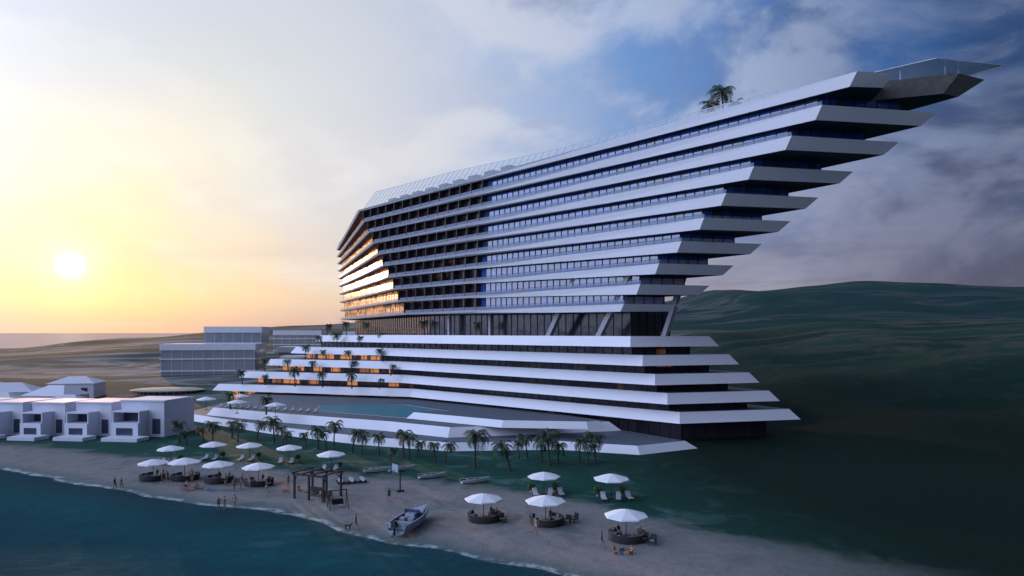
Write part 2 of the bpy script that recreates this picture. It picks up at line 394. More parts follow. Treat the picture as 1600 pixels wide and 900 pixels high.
# transfer storey
glass=MB(); fr=MB()
W=[fp(-4,7),fp(-4,20),(-50,262),(-60,262),fp(-74,6)]
walls(glass,fr,W,20.2,25.6,2.2,[0]*5,edges=(0,3,4),w=.12)
glass.obj('transfer_glazing',[M_glassP],hotel); fr.obj('transfer_mullions',[M_frame],hotel)
col=MB()
def lean(a,b,wd,dp):
    a=Vector(a); b=Vector(b); e=Vector((ur.x,ur.y,0)); nn=Vector((.754,.657,0))
    ring=lambda p:[p-e*wd-nn*dp,p+e*wd-nn*dp,p+e*wd+nn*dp,p-e*wd+nn*dp]
    col.loft([ring(a),ring(b)])
for s0,s1,tt,k1 in((-9,0,3.0,2),(-24,-15,3.4,2)):
    lean((*fp(s0,tt),20.2),(*fp(s1,tt-1),zt(k1)-1),.65,.5)
lean((*fp(2,10),20.2),(*fp(6,11),zt(2)-1),.5,.5); lean((*fp(-45,4),20.2),(*fp(-45,4),26),.4,.4); lean((*fp(-62,4),20.2),(*fp(-62,4),26),.4,.4)
col.obj('raking_columns',[M_conc],hotel)
# podium
def ppoly(i):
    q=(i-1)/4
    C=l2((22.5,130),(31.8,129.5),q); T=l2((41.7,137.5),(57.5,136),q)
    K=l2((-38,192),(-27.6,184),q); Lf=l2((-62,215),(-90,205),q)
    return [C,T,(-25,285),(Lf[0]+14,Lf[1]+58),Lf,K]
glass=MB(); fr=MB(); rail=MB()
pz=lambda i:18.3-3.64*(i-1)
for i in range(1,6):
    P=ppoly(i); top=inset(P,1.3)
    n=len(P); hs=[2.05,2.0,2,2,1.9,2.1]
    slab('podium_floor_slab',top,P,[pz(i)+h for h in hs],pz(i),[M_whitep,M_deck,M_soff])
    W=inset(P,[4,4,3,3,5.5,4.2]); z0=pz(i+1)+1.9 if i<5 else -.5
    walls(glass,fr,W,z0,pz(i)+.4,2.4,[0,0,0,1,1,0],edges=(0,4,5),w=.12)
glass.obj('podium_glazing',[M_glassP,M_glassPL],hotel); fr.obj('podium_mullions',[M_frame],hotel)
# roof screen of leaning glass panels
g=MB(); f=MB(); N=56; z=zt(9)
hs=lambda s:pl(-s,[-30,20,57,104],[1.1,2.0,4.6,6.2])
pts=[]
for q in range(N+1):
    s=lerp(30,-102,q/N); h=hs(s)
    pts.append((Vector((*fp(s,.7),z+.02)),Vector((*fp(s-h*.1,.7+h*.75),z+h))))
for q in range(N):
    g.add([pts[q][0],pts[q+1][0],pts[q+1][1],pts[q][1]],[(0,1,2,3)])
    f.beam(pts[q][1],pts[q+1][1],.09); f.beam(pts[q][0].lerp(pts[q][1],.5),pts[q+1][0].lerp(pts[q+1][1],.5),.05)
for a,b2 in pts: f.beam(a,b2,.07)
g.obj('roof_glass_screen',[M_clear],hotel); f.obj('roof_screen_frame',[M_wframe],hotel)
e=MB(); a,b2=pts[-1]; c3=Vector((-76,295,z+.02)); e.add([a,c3,c3+Vector((5,0,3)),b2],[(0,1,2,3)]); e.obj('roof_glass_return',[M_clear],hotel)
pr=MB()
for q in range(9):
    s=-40-q*6.5; p=fp(s,7); pr.box((p[0],p[1],z+1.2),(3.4,5,2.4),math.atan2(ur.y,ur.x))
pr.obj('roof_bulkheads',[M_soff],hotel)
# sky deck cantilever
D=[(55,103.8),(65.6,100.2),(71.2,102.8),(60,122),(42,128)]
st=mat('stone_fascia',(.30,.28,.27),.8,var=.5,nscale=1.2,bump=.5)
slab('sky_deck',D,inset(D,[2.2,2.6,2.0,1,1]),59.1,57.0,[st,M_deck,M_soff])
D2=[(56,107),(62.8,101),(75,103.8),(64,121),(50,124)]
g=MB(); g.loft([[(x,y,61.6) for x,y in D2],[(x,y,61.68) for x,y in D2]]); 
g.obj('sky_deck_canopy',[M_clear],hotel)
g=MB()
for p in ((60,105.5),(66,104),(69,105.5),(62,116),(64,112)): g.tube((p[0],p[1],59.1),(p[0],p[1],61.6),.07)
for i in range(5): g.beam((*D2[i],61.64),(*D2[(i+1)%5],61.64),.09)
g.obj('canopy_posts',[M_wframe],hotel)
# lower pool terraces
A=[(-12,127.8),(1.2,131),(22,137),(-20,196),(-80,215),(-73,163),(-50.4,149.4),(-25.6,136.8)]
B=[(-11.3,120.8),(8.1,122.6),(22,117.2),(34,124),(-10,190),(-84,214),(-82,167),(-50.6,142),(-28.8,128)]
slab('pool_terrace',inset(A,1.5),A,3.1,1.35,[M_whitep,M_deck,M_soff])
slab('lower_terrace',inset(B,1.7),B,1.3,-.15,[M_whitep,M_deck,M_soff])
Cc=[(-2,128),(14,126),(18,128),(0,140),(-16,146),(-22,142)]
slab('entry_canopy',inset(Cc,.9),Cc,4.5,3.2,[M_whitep,M_deck,M_soff])
pw=mat('pool_water',(.006,.17,.21),.35,var=.25,spec=.12)
pool=MB(); PP=[(-19.5,141.5),(-9.5,143.5),(-13,154),(-27,170),(-47,167),(-45,156)]
pool.add([(x,y,3.13) for x,y in PP],[tuple(range(6))],0); po=pool.obj('swimming_pool',[pw],hotel)
cop=MB()
for i in range(6): 
    a=PP[i]; b2=PP[(i+1)%6]; ang=math.atan2(b2[1]-a[1],b2[0]-a[0]); Ln=math.hypot(b2[0]-a[0],b2[1]-a[1])
    cop.box(((a[0]+b2[0])/2,(a[1]+b2[1])/2,3.15),(Ln,.35,.08),ang)
cop.obj('pool_coping',[M_conc],hotel)
# ---------------------------------------------------------------- palms
def palm(seed,H,lean_,nf,fl):
    rnd=random.Random(seed); mb=MB(); rings=[]; ns=9; la=rnd.uniform(0,6.28)
    for i in range(ns+1):
        q=i/ns; r=lerp(.2,.10,q**.6)*(1.25 if i==0 else 1)*(1+.06*(-1)**i)
        off=lean_*q*q; cx,cy=off*math.cos(la),off*math.sin(la)
        rings.append([(cx+r*math.cos(a*math.pi/4),cy+r*math.sin(a*math.pi/4),H*q) for a in range(8)])
    mb.loft(rings,0); top=Vector((cx,cy,H))
    for i in range(nf):
        az=i*2.399+rnd.uniform(-.3,.3); up=lerp(1.25,-.35,(i/nf)**.9)+rnd.uniform(-.15,.15); Lf=fl*rnd.uniform(.8,1.1)
        p=top.copy(); dirh=Vector((math.cos(az),math.sin(az),0)); sd=Vector((-math.sin(az),math.cos(az),0)); pit=up; seg=9; prev=p
        mi=1 if rnd.random()<.6 else 2
        for k in range(seg):
            dv=dirh*math.cos(pit)+Vector((0,0,math.sin(pit))); nxt=prev+dv*Lf/seg; pit-=.20+.02*k
            mb.tube(prev,nxt,.03*(1-k/seg)+.006,.03*(1-(k+1)/seg)+.005,3,mi)
            if k>0:
                ll=fl*.30*math.sin(math.pi*(k+.6)/(seg+.8))+.1
                for h in (0,.5):
                    bp=prev.lerp(nxt,h)
                    for sg in(-1,1):
                        tip=bp+(sd*sg*.85+dv*.55+Vector((0,0,-.35-rnd.uniform(0,.35)))).normalized()*ll*rnd.uniform(.8,1.15)
                        wv=dv*.06
                        mb.add([bp-wv,bp+wv,tip],[(0,1,2)],mi)
            prev=nxt
    return mb.mesh('palm_tree',[M_trunk,M_leaf,M_leaf2])
PM=[palm(1,3.9,.5,19,2.5),palm(2,3.5,.9,17,2.3),palm(3,4.3,.3,21,2.7),palm(4,3.1,1.0,16,2.2)]
pi=0
def put_palm(x,y,z=0,sc=1):
    global pi
    mkobj('palm_tree',PM[pi%4],None,(x,y,z-.05),random.uniform(0,6.28),sc*random.uniform(.88,1.12)); pi+=1
for x,y,s in [(-63.5,130.3,1),(-59.5,131.8,.8),(-57.1,130.3,.85),(-56,136.6,.9),(-52.9,131.8,.85),(-49.8,133.4,1),(-45.4,130.3,.9),(-43.2,128.8,.95),(-35,123.1,.85),(-33.1,121.8,.9),(-33.2,127.3,1),(-28,119.5,1.15),(-22.8,116.7,.9),(-18.4,115.5,1),(-16.9,112.6,.85),(-16,115.5,.8),(-12.5,110.9,.8),(-10.8,109.8,.9),(-5.8,106.2,1.2),(-.4,104.2,1.2),(2.5,114.9,.9),(4.8,110.9,.95),(5.9,107.7,1.1),(7.4,109.8,.9),(10.8,109.8,.95),(11.9,108.2,1),(13.5,110.9,.9),(-38,126,.7),(-26,118,.75),(-61,128,.7),(-41,124,.65),(-20,112,.6),(1.2,113,.7)]:
    put_palm(x,y,ground(x,y),s)
for x,y,z,s in [(-54,150,3.1,.9),(-66,160,3.1,.8),(-44,187.5,pz(5)+2,1.1),(-62,195,pz(5)+2,1.05),(-72,199.5,pz(5)+2,.8),(-53,191,pz(5)+2,.85),(-58,198,pz(4)+2,.95),(-74,204.5,pz(4)+2,.95),(-46,194.5,pz(4)+2,.85),(-52,203,pz(2)+2,.95),(-58,208,pz(2)+2,.85),(-62,204.5,pz(3)+2,.95),(-36,190,pz(3)+2,.8),(-37,193.5,pz(2)+2,.8),(-47,198,pz(3)+2,.8),(-80,202.5,pz(5)+2,.85),(-36,185.5,pz(5)+2,.75),(-66,201,pz(4)+2,.8),(-55,201.5,pz(3)+2,.8),(-44,199,pz(2)+2,.8),(-33,186,pz(4)+2,.75),(-50,206,pz(1)+2,.8),(-57,210,pz(1)+2,.9),(-42,198,pz(1)+2,.8)]:
    put_palm(x,y,z,s)
for s in (-99,-95,-91,-86,-82,-74): 
    p=fp(s,18 if s<-80 else 4); put_palm(p[0],p[1],20.3,.9)
p=fp(-47,2.6); put_palm(p[0],p[1],20.3,1.0)
p=fp(17,7); mkobj('palm_tree',PM[2],None,(p[0],p[1],zt(9)),1,1.3); p=fp(14,8.5); mkobj('palm_tree',PM[0],None,(p[0],p[1],zt(9)),2,1.1); p=fp(19.5,8.5); mkobj('palm_tree',PM[1],None,(p[0],p[1],zt(9)),3,.9)
# ---------------------------------------------------------------- beach furniture
def umbrella_mesh():
    mb=MB(); mb.tube((0,0,0),(0,0,3.05),.045,.035,8,1); mb.box((0,0,.06),(.8,.8,.12),mi=1)
    n=8; ring=lambda r,z,o=0:[(r*math.cos(2*math.pi*(i+.5)/n),r*math.sin(2*math.pi*(i+.5)/n),z) for i in range(n)]
    mb.loft([ring(.10,3.06),ring(1.1,2.80),ring(2.2,2.46),ring(2.22,2.34),ring(2.18,2.35),ring(2.15,2.42),ring(.1,3.0)],0,False)
    mb.tube((0,0,3.02),(0,0,3.2),.05,.01,6,1)
    for i in range(n):
        a=2*math.pi*(i+.5)/n; mb.tube((0,0,2.5),(1.2*math.cos(a),1.2*math.sin(a),2.72),.015,.015,4,1)
    return mb.mesh('beach_umbrella',[M_canvas,M_frame])
UM=umbrella_mesh()
def sofa_mesh():
    mb=MB(); n=26; a0,a1=R(-60),R(235)
    def arc(r0,r1,z0,z1,mi):
        sec=[]
        for i in range(n+1):
            a=lerp(a0,a1,i/n); c,s=math.cos(a),math.sin(a)
            sec.append([(r0*c,r0*s,z0),(r1*c,r1*s,z0),(r1*c,r1*s,z1),(r0*c,r0*s,z1)])
        mb.loft(sec,mi)
    arc(1.25,2.05,.05,.36,0); arc(1.28,1.85,.365,.5,1); arc(1.86,2.1,.3,.85,0)
    for i in range(3,n,4):
        a=lerp(a0,a1,i/n); mb.box((1.76*math.cos(a),1.76*math.sin(a),.68),(.12,.5,.34),a,1)
    mb.tube((0,0,.02),(0,0,.36),.3,.34,14,0); mb.tube((0,0,.36),(0,0,.41),.5,.5,16,2)
    return mb.mesh('round_sofa',[M_wick,M_cush,M_wood])
SM=sofa_mesh()
def lounger_mesh():
    mb=MB()
    for x in(-.3,.3):
        mb.box((x,.1,.3),(.06,1.5,.07)); 
        for y in(-.6,.75): mb.box((x,y,.14),(.06,.06,.28))
    mb.box((0,-.02,.37),(.62,1.25,.08),mi=1)
    Mx=Matrix.Translation((0,.6,.37))@Matrix.Rotation(R(42),4,'X'); mb.box((0,.36,0),(.62,.74,.08),mi=1,M=Mx); mb.box((0,.36,-.07),(.66,.76,.05),M=Mx)
    mb.box((0,.62,.09),(.44,.16,.1),mi=1,M=Mx)
    return mb.mesh('sun_lounger',[M_wood,mat('lounger_fabric',(.42,.43,.48),.8)])
LM=lounger_mesh()
def chair_mesh():
    mb=MB()
    for x in(-.28,.28):
        for y in(-.28,.28): mb.box((x,y,.2),(.06,.06,.4))
        mb.box((x,0,.62),(.07,.62,.06)); mb.box((x,-.26,.5),(.06,.06,.24))
    mb.box((0,0,.42),(.6,.6,.1)); Mx=Matrix.Translation((0,.27,.45))@Matrix.Rotation(R(-12),4,'X'); mb.box((0,0,.28),(.6,.08,.6),M=Mx); mb.box((0,-.02,.5),(.5,.5,.06),mi=1)
    return mb.mesh('beach_chair',[M_wick,M_cush])
CM=chair_mesh()
def bush_mesh():
    mb=MB(); rnd=random.Random(5); mb.tube((0,0,0),(0,0,.3),.16,.22,10,1)
    for i in range(420):
        v=Vector((rnd.gauss(0,1),rnd.gauss(0,1),rnd.gauss(0,1))).normalized()*rnd.uniform(.25,.52); v.z+=.72
        a=Vector((rnd.gauss(0,1),rnd.gauss(0,1),rnd.gauss(0,1))).normalized()*.09; b2=a.orthogonal().normalized()*.05
        mb.add([v-a,v+b2,v+a,v-b2],[(0,1,2,3)],0)
    return mb.mesh('potted_shrub',[M_leaf2,M_conc])
BM=bush_mesh()
for x,y in [(-54.9,109.8),(-49.5,113.2),(-43.3,112.6),(-36,110.4),(-27.6,104.2),(4.15,88.6),(12.6,86.5)]:
    mkobj('beach_umbrella',UM,None,(x,y,ground(x,y)),random.random(),random.uniform(.94,1.04))
    for dx in(-.9,.9): mkobj('sun_lounger',LM,None,(x+dx-.2,y-1.2,ground(x+dx,y-1.2)),R(random.uniform(-12,12)))
    if y<100: mkobj('potted_shrub',BM,None,(x-1.6,y+1.2,0),0,1.1); mkobj('potted_shrub',BM,None,(x+1.5,y+1.4,0),1,1.1); mkobj('sun_lounger',LM,None,(x+2.2,y-.9,0),R(8))
    else: mkobj('potted_shrub',BM,None,(x+.9,y+1.5,0),0,.9)
for x,y in [(-51.4,97.8),(-46.9,97.8),(-41.4,96.2),(-35.1,94.5),(-3.2,76.7),(3.7,75.2),(11.6,69.4)]:
    z=ground(x,y); mkobj('beach_umbrella',UM,None,(x,y,z),random.random(),random.uniform(.95,1.03)); mkobj('round_sofa',SM,None,(x+.1,y,z+.01),R(180+random.uniform(-25,25)),.92)
for x,y in [(-71,158.6),(-61,151.5),(-50.5,145.8),(-66,166)]: mkobj('beach_umbrella',UM,None,(x,y,3.1),random.random())
for i in range(14):
    p=l2((-70,161),(-44,150),i/13); mkobj('sun_lounger',LM,None,(p[0],p[1]+2.5,3.1),R(random.uniform(-8,8)))
for x,y,r in [(-1,75.4,.5),(-1.9,75.9,.2),(6.1,74.7,-.4),(6.9,75.6,-.9),(13.9,67.5,-.5),(13.2,68.3,-.8),(-33.2,93.2,.5),(-38.2,95,2)]:
    mkobj('beach_chair',CM,None,(x,y,ground(x,y)),r)
# pergola: open black timber frame over two lounging bays
pg=MB()
for x in(-2.3,0,2.3):
    for y in(-1.7,1.7): pg.box((x,y,1.5),(.22,.22,3.0))
for y in(-1.7,1.7): pg.box((0,y,3.1),(5.2,.2,.26))
for x in(-2.45,-.82,.82,2.45): pg.box((x,0,3.3),(.16,3.9,.14))
pg.box((-1.2,.6,.4),(1.9,1.1,.12)); pg.box((-1.2,1.15,.7),(1.9,.1,.55)); pg.box((1.2,-.4,.4),(1.9,1.1,.12)); pg.box((1.2,.1,.7),(1.9,.1,.55))
for x in(-2.3,2.3): pg.beam((x,-1.7,2.3),(x,-.9,3.0),.1); pg.beam((x,1.7,2.3),(x,.9,3.0),.1)
mkobj('beach_pergola',pg.mesh('beach_pergola',[M_black]),None,(-24.8,87.2,0),R(-24))
sw=MB()
for x in(-1.1,1.1):
    for y in(-.9,.9): sw.beam((x,y,0),(x*.9,0,2.1),.09)
sw.beam((-1.1,0,2.1),(1.1,0,2.1),.1)
for x in(-.6,.6): sw.beam((x,0,2.1),(x,.05,.5),.03)
sw.box((0,.05,.48),(1.4,.5,.07)); sw.box((0,.3,.75),(1.4,.06,.5))
mkobj('garden_swing',sw.mesh('garden_swing',[M_black]),None,(-20.9,82.0,0),R(25))
hp=MB(); hp.box((0,0,.1),(.9,.6,.2)); hp.tube((0,0,.1),(0,0,2.9),.1,.09); hp.beam((0,0,2.8),(-.7,0,3.1),.08); hp.box((-.75,0,3.2),(.06,1.5,1.0),mi=1)
for i in range(12):
    a=i*math.pi/6; b2=a+math.pi/6; hp.tube((-1.05+.23*math.cos(a),.23*math.sin(a),2.9),(-1.05+.23*math.cos(b2),.23*math.sin(b2),2.9),.015,.015,4)
    hp.tube((-1.05+.23*math.cos(a),.23*math.sin(a),2.9),(-1.05+.14*math.cos(b2),.14*math.sin(b2),2.5),.006,.006,3,1)
mkobj('basketball_hoop',hp.mesh('basketball_hoop',[M_black,M_hull]),None,(-14.8,90.3,0),R(40))
pb=MB()
for i in range(5):
    secs=[]
    for j in range(9):
        q=j/8; wd=.36*math.sin(math.pi*min(.97,max(.03,q)))**.5; y=-1.6+3.2*q
        secs.append([(i*.75-wd,y,.32),(i*.75+wd,y,.32),(i*.75+wd,y,.42),(i*.75-wd,y,.42)])
    pb.loft(secs,i%2)
for y in(-.8,.8): pb.box((1.5,y,.16),(4,.1,.3),mi=2)
mkobj('paddle_board_rack',pb.mesh('paddle_board_rack',[M_hull,M_hull2,M_wood]),None,(-24.0,95.5,0),R(20))
tw=[mat('towel_blue',(.05,.12,.25),.95),mat('towel_red',(.25,.05,.05),.95)]
for i,(x,y) in enumerate([(-40.5,91.2),(-43.3,91.4),(10.2,65.4),(-30,90.5)]):
    tb=MB(); nn_=8
    for a in range(nn_):
        for b2 in range(3):
            q=lambda u,v:(u*.24-.96,v*.3-.45,.02+.012*math.sin(u*2.1+v*1.3+i))
            tb.add([q(a,b2),q(a+1,b2),q(a+1,b2+1),q(a,b2+1)],[(0,1,2,3)])
    mkobj('beach_towel',tb.mesh('beach_towel',[tw[i%2]]),None,(x,y,ground(x,y)+.02),random.random()*3)
# boats
def hull(Ln,W,H,nose=1.6,wall=.08):
    mb=MB(); secs=[]; N=14
    for i in range(N+1):
        q=i/N; f=1-max(0,(q-.35)/.65)**nose; f=max(.03,f)*(.86+.14*min(1,q*4)); hw=W/2*f; y=-Ln/2+Ln*q; top=H*(1+.22*q*q); kz=.02+ .35*H*max(0,(q-.6)/.4)**2
        iw=max(.005,hw-wall)
        secs.append([(0,y,kz),(hw*.72,y,kz+H*.18),(hw,y,top),(iw,y,top+.005),(iw*.8,y,H*.45+kz*.5),(-iw*.8,y,H*.45+kz*.5),(-iw,y,top+.005),(-hw,y,top),(-hw*.72,y,kz+H*.18)])
    n=9
    for k in range(N):
        for i in range(n):
            j=(i+1)%n; mb.add([secs[k][i],secs[k][j],secs[k+1][j],secs[k+1][i]],[(0,1,2,3)],1 if i in(3,4,5) else 0)
    mb.add(secs[0],[tuple(range(n-1,-1,-1))],0); mb.add(secs[-1],[tuple(range(n))],0)
    return mb
rb=hull(4.2,1.5,.55,wall=.14)
for y in(-1.1,-.1,.8): rb.box((0,y,.46),(1.2,.28,.05),mi=2)
rb.beam((-.35,-1.5,.55),(-.3,1.1,.57),.04,2); rb.beam((.35,-1.5,.55),(.3,1.1,.57),.04,2)
RBM=rb.mesh('rowing_boat',[mat('rowboat_paint',(.5,.54,.60),.4),M_hull2,M_cush])
for x,y,a in [(-20.3,103.3,-70),(-16.8,104.2,-62),(-11.5,99.1,-66),(-5.1,95.8,-68)]:
    mkobj('rowing_boat',RBM,None,(x,y,ground(x,y)),R(a))
mo=hull(8.2,2.7,1.15,1.9,.14)
mo.box((0,-4.0,1.0),(1.9,.12,.55)); mo.box((0,-.4,1.05),(1.1,.9,.8)); 
mo.box((0,-2.6,.85),(1.9,.6,.45),mi=3); mo.box((-.5,-1.4,.95),(.6,.6,.5),mi=3); mo.box((.5,-1.4,.95),(.6,.6,.5),mi=3)
mo.loft([[(-1.05,.0,1.3),(1.05,.0,1.3),(1.0,.35,1.3),(-1.0,.35,1.3)],[(-.85,-.35,1.85),(.85,-.35,1.85),(.83,-.3,1.86),(-.83,-.3,1.86)]],2)
mo.loft([[(-1.05,.35,1.28),(1.05,.35,1.28),(.2,3.6,1.38),(-.2,3.6,1.38)],[(-.95,.4,1.42),(.95,.4,1.42),(.12,3.4,1.46),(-.12,3.4,1.46)]],0)
mo.loft([[(-.28,-4.75,1.0),(.28,-4.75,1.0),(.28,-4.15,1.0),(-.28,-4.15,1.0)],[(-.22,-4.7,1.65),(.22,-4.7,1.65),(.24,-4.2,1.6),(-.24,-4.2,1.6)]],4); mo.box((0,-4.4,.6),(.14,.3,.9),mi=4)
for i in range(3):
    a=i*2.094; mo.box((.16*math.cos(a),-4.62,.22+.16*math.sin(a)),(.16,.03,.1),mi=4)
for sx in(-1,1): mo.beam((sx*1.2,.6,1.75),(sx*.25,3.7,1.85),.03,5); mo.beam((sx*1.2,.6,1.3),(sx*1.2,.6,1.75),.03,5); mo.beam((sx*.75,2.2,1.35),(sx*.75,2.2,1.8),.03,5)
mkobj('motorboat',mo.mesh('motorboat',[M_hull,M_hull2,M_clear2,M_cush,M_black,M_wframe]),None,(-10.8,74.4,ground(-10.8,74.4)+.02),R(-17),bevel=.02)
# ---------------------------------------------------------------- people
def skinmesh(chains,name,mats,classify):
    idx={}; V=[];Rr=[];E=[]
    for ch in chains:
        prev=None
        for co_,r in ch:
            key=tuple(round(a,4) for a in co_)
            if key not in idx: idx[key]=len(V); V.append(co_); Rr.append(r)
            if prev is not None: E.append((prev,idx[key]))
            prev=idx[key]
    me=bpy.data.meshes.new('tmp'); me.from_pydata(V,E,[]); ob=bpy.data.objects.new('tmp',me); scene.collection.objects.link(ob)
    md=ob.modifiers.new('s','SKIN'); md.use_smooth_shade=True
    par=list(range(len(V)))
    def fd(a):
        while par[a]!=a: a=par[a]
        return a
    for a,b in E: par[fd(a)]=fd(b)
    seen=set()
    for i in range(len(V)):
        sv=me.skin_vertices[0].data[i]; r=Rr[i]; sv.radius=(r,r) if not hasattr(r,'__len__') else r
        f=fd(i)
        sv.use_root= f not in seen; seen.add(f)
    ss=ob.modifiers.new('u','SUBSURF'); ss.levels=1; ss.render_levels=1
    dg=bpy.context.evaluated_depsgraph_get(); dg.update()
    out=bpy.data.meshes.new_from_object(ob.evaluated_get(dg)); out.name=name
    bpy.data.objects.remove(ob)
    out.materials.clear()
    for m_ in mats: out.materials.append(m_)
    for p in out.polygons: p.material_index=classify(p.center); p.use_smooth=True
    return out
def person_mesh(pose,cloth,top,hair=M_hair):
    if pose in('stand','walk'):
        pel=Vector((0,0,.95))
        fw=.0 if pose=='stand' else .24
        feet=[((.10,-fw,.09)),((-.10,fw,.09))]; knees=[(.10,-fw*.7-.03,.50),(-.10,fw*.4-.03,.50)]
        hands=[(.28,.05 if pose=='walk' else -.12,.80),(-.26,-.22 if pose=='walk' else .0,.80)]; elb=[(.27,.06,1.10),(-.27,.02,1.10)]
        if pose=='stand': hands[1]=(-.2,-.30,1.15); 
        chest=Vector((0,0,1.27)); neck=Vector((0,0,1.47)); hd=Vector((0,-.01,1.62))
        toes=[(.11,-fw-.17,.035),(-.11,fw-.17,.035)]
    elif pose=='sit':
        pel=Vector((0,0,.12)); chest=Vector((0,.14,.44)); neck=Vector((0,.17,.64)); hd=Vector((0,.14,.80))
        knees=[(.14,-.40,.42),(-.14,-.42,.36)]; feet=[(.13,-.62,.08),(-.14,-.74,.08)]; toes=[(.13,-.80,.06),(-.15,-.88,.12)]
        hands=[(.25,.34,.05),(-.2,-.28,.40)]; elb=[(.28,.30,.33),(-.28,-.02,.36)]
    elif pose=='bench':
        pel=Vector((0,0,.12)); chest=Vector((0,.06,.46)); neck=Vector((0,.07,.66)); hd=Vector((0,.04,.82))
        knees=[(.12,-.43,.12),(-.12,-.43,.12)]; feet=[(.12,-.46,-.35),(-.12,-.44,-.35)]; toes=[(.13,-.64,-.40),(-.13,-.62,-.40)]
        hands=[(.16,-.34,.22),(-.16,-.34,.22)]; elb=[(.27,-.02,.36),(-.27,-.02,.36)]
    else:
        pel=Vector((0,0,.13)); chest=Vector((0,.32,.15)); neck=Vector((0,.52,.17)); hd=Vector((0,.68,.17))
        knees=[(.11,-.42,.22),(-.11,-.43,.12)]; feet=[(.11,-.80,.07),(-.12,-.86,.07)]; toes=[(.12,-.9,.16),(-.14,-.96,.16)]
        hands=[(.28,-.08,.05),(-.25,.5,.06)]; elb=[(.29,.2,.07),(-.38,.42,.06)]
    ax=(neck-pel).normalized(); fr_=Vector((0,0,1)) if pose=='lie' else Vector((0,-1,0))
    waist=pel.lerp(chest,.5); ch=[]
    ch.append([(tuple(pel),(.155,.115)),(tuple(waist),(.125,.095)),(tuple(chest),(.16,.11)),(tuple(neck),.055),(tuple(neck+(hd-neck)*.45),.062),(tuple(hd),(.078,.095)),(tuple(hd+(hd-neck).normalized()*.09),(.06,.075))])
    for sgn,i in((1,0),(-1,1)):
        shp=chest.lerp(neck,.72)+Vector((sgn*.19,0,0)); hip=pel+Vector((sgn*.095,0,0))-ax*.05
        ch.append([(tuple(chest),.16),(tuple(shp),.062),(elb[i],.042),(hands[i],.028)])
        ch.append([(tuple(pel),.15),(tuple(hip),.095),(knees[i],.058),(tuple(Vector(knees[i]).lerp(Vector(feet[i]),.4)),.058),(feet[i],.038),(toes[i],.03)])
        h=Vector(hands[i]); e_=Vector(elb[i]); dv=(h-e_).normalized(); sdv=dv.cross(Vector((1,0,0)) if abs(dv.x)<.8 else Vector((0,1,0))).normalized()
        cu=sdv.cross(dv)*(-sgn)
        ch.append([(tuple(h+dv*.012),.028),(tuple(h+dv*.085),(.036,.016))])
        for q,(o_,l_) in enumerate(((-.030,.065),(-.010,.078),(.010,.072),(.030,.055))):
            b_=h+dv*.08+sdv*o_; ch.append([(tuple(b_),.009),(tuple(b_+dv*l_*.55+cu*.008),.0085),(tuple(b_+dv*l_+cu*.03),.007)])
        b_=h+dv*.03-sdv*.026; ch.append([(tuple(b_),.011),(tuple(b_-sdv*.025+dv*.03),.010),(tuple(b_-sdv*.032+dv*.06),.008)])
        ch.append([(tuple(hd+Vector((sgn*.078,0,0))),.014),(tuple(hd+Vector((sgn*.088,0,0))+ax*.03),.012)])
        ch.append([(tuple(hd+fr_*.088+Vector((sgn*.03,0,0))+ax*.02),.010),(tuple(hd+fr_*.089+Vector((sgn*.036,0,0))+ax*.02),.010)])
    ch.append([(tuple(hd+fr_*.09+ax*.02),.010),(tuple(hd+fr_*.112-ax*.018),.016)])
    ch.append([(tuple(hd+fr_*.087-ax*.048+Vector((-.02,0,0))),.008),(tuple(hd+fr_*.087-ax*.048+Vector((.02,0,0))),.008)])
    kn=[Vector(k_) for k_ in knees]
    def cls(p):
        q=p-hd; a=q.dot(ax); f_=q.dot(fr_)
        if q.length<.2 and a>-.06 and (a>.055 or f_<-.01): return 2
        if abs(f_-.095)<.015 and q.length<.14 and .005<a<.035 and .015<abs(q.x)<.05: return 2
        if (p-pel).length<.19 or any((p-pel.lerp(k_,.28)).length<.13 for k_ in kn): return 1
        if top and (p-chest).length<(.21 if top==2 else .13): return 1
        return 0
    return skinmesh(ch,'person',[M_skin,cloth,hair],cls)
cr=mat('red_cloth',(.30,.04,.03),.8); cb=mat('navy_cloth',(.03,.05,.12),.8); cw=mat('pale_cloth',(.35,.35,.36),.8); ck=mat('black_cloth',(.015,.015,.015),.8)
P_={'s1':person_mesh('stand',cb,0),'s2':person_mesh('stand',cr,1),'w1':person_mesh('walk',ck,2),'w2':person_mesh('walk',cw,1),'sit':person_mesh('sit',cr,1),'lie':person_mesh('lie',cb,1),'bench':person_mesh('bench',ck,2)}
for x,y,k,r in [(-53.9,92.6,'w1',90),(-53.1,92.8,'w2',85),(-48.2,94.5,'w1',20),(-41.5,91.8,'lie',60),(-42.6,92,'sit',10),(-35.3,82.1,'s1',30),(-34.7,82.4,'s2',-40),(-33.8,83.2,'w2',180),(-36.8,90.3,'s2',60),(-36.3,91.3,'s1',-70),(-36.9,93.4,'w1',130),(-35.6,92.6,'w2',10),(-32.2,89.6,'w2',-90),(-15.3,84.9,'w1',200),(-16.8,73.4,'w1',90),(2.5,71.4,'w2',-20),(8.75,66.7,'w1',70),(9.8,65.1,'sit',40),(11.3,64.8,'sit',-60),(-45,96,'s1',0),(-30.5,93,'s2',50),(10.6,65.9,'lie',100),(-44.5,93.2,'sit',-30),(-39.2,93.6,'w1',-50),(-28.4,90.8,'sit',30),(-48.6,96,'w2',200),(-23.6,84.2,'s1',120)]:
    mkobj('person',P_[k],None,(x,y,ground(x,y)),R(r),random.uniform(.95,1.05))
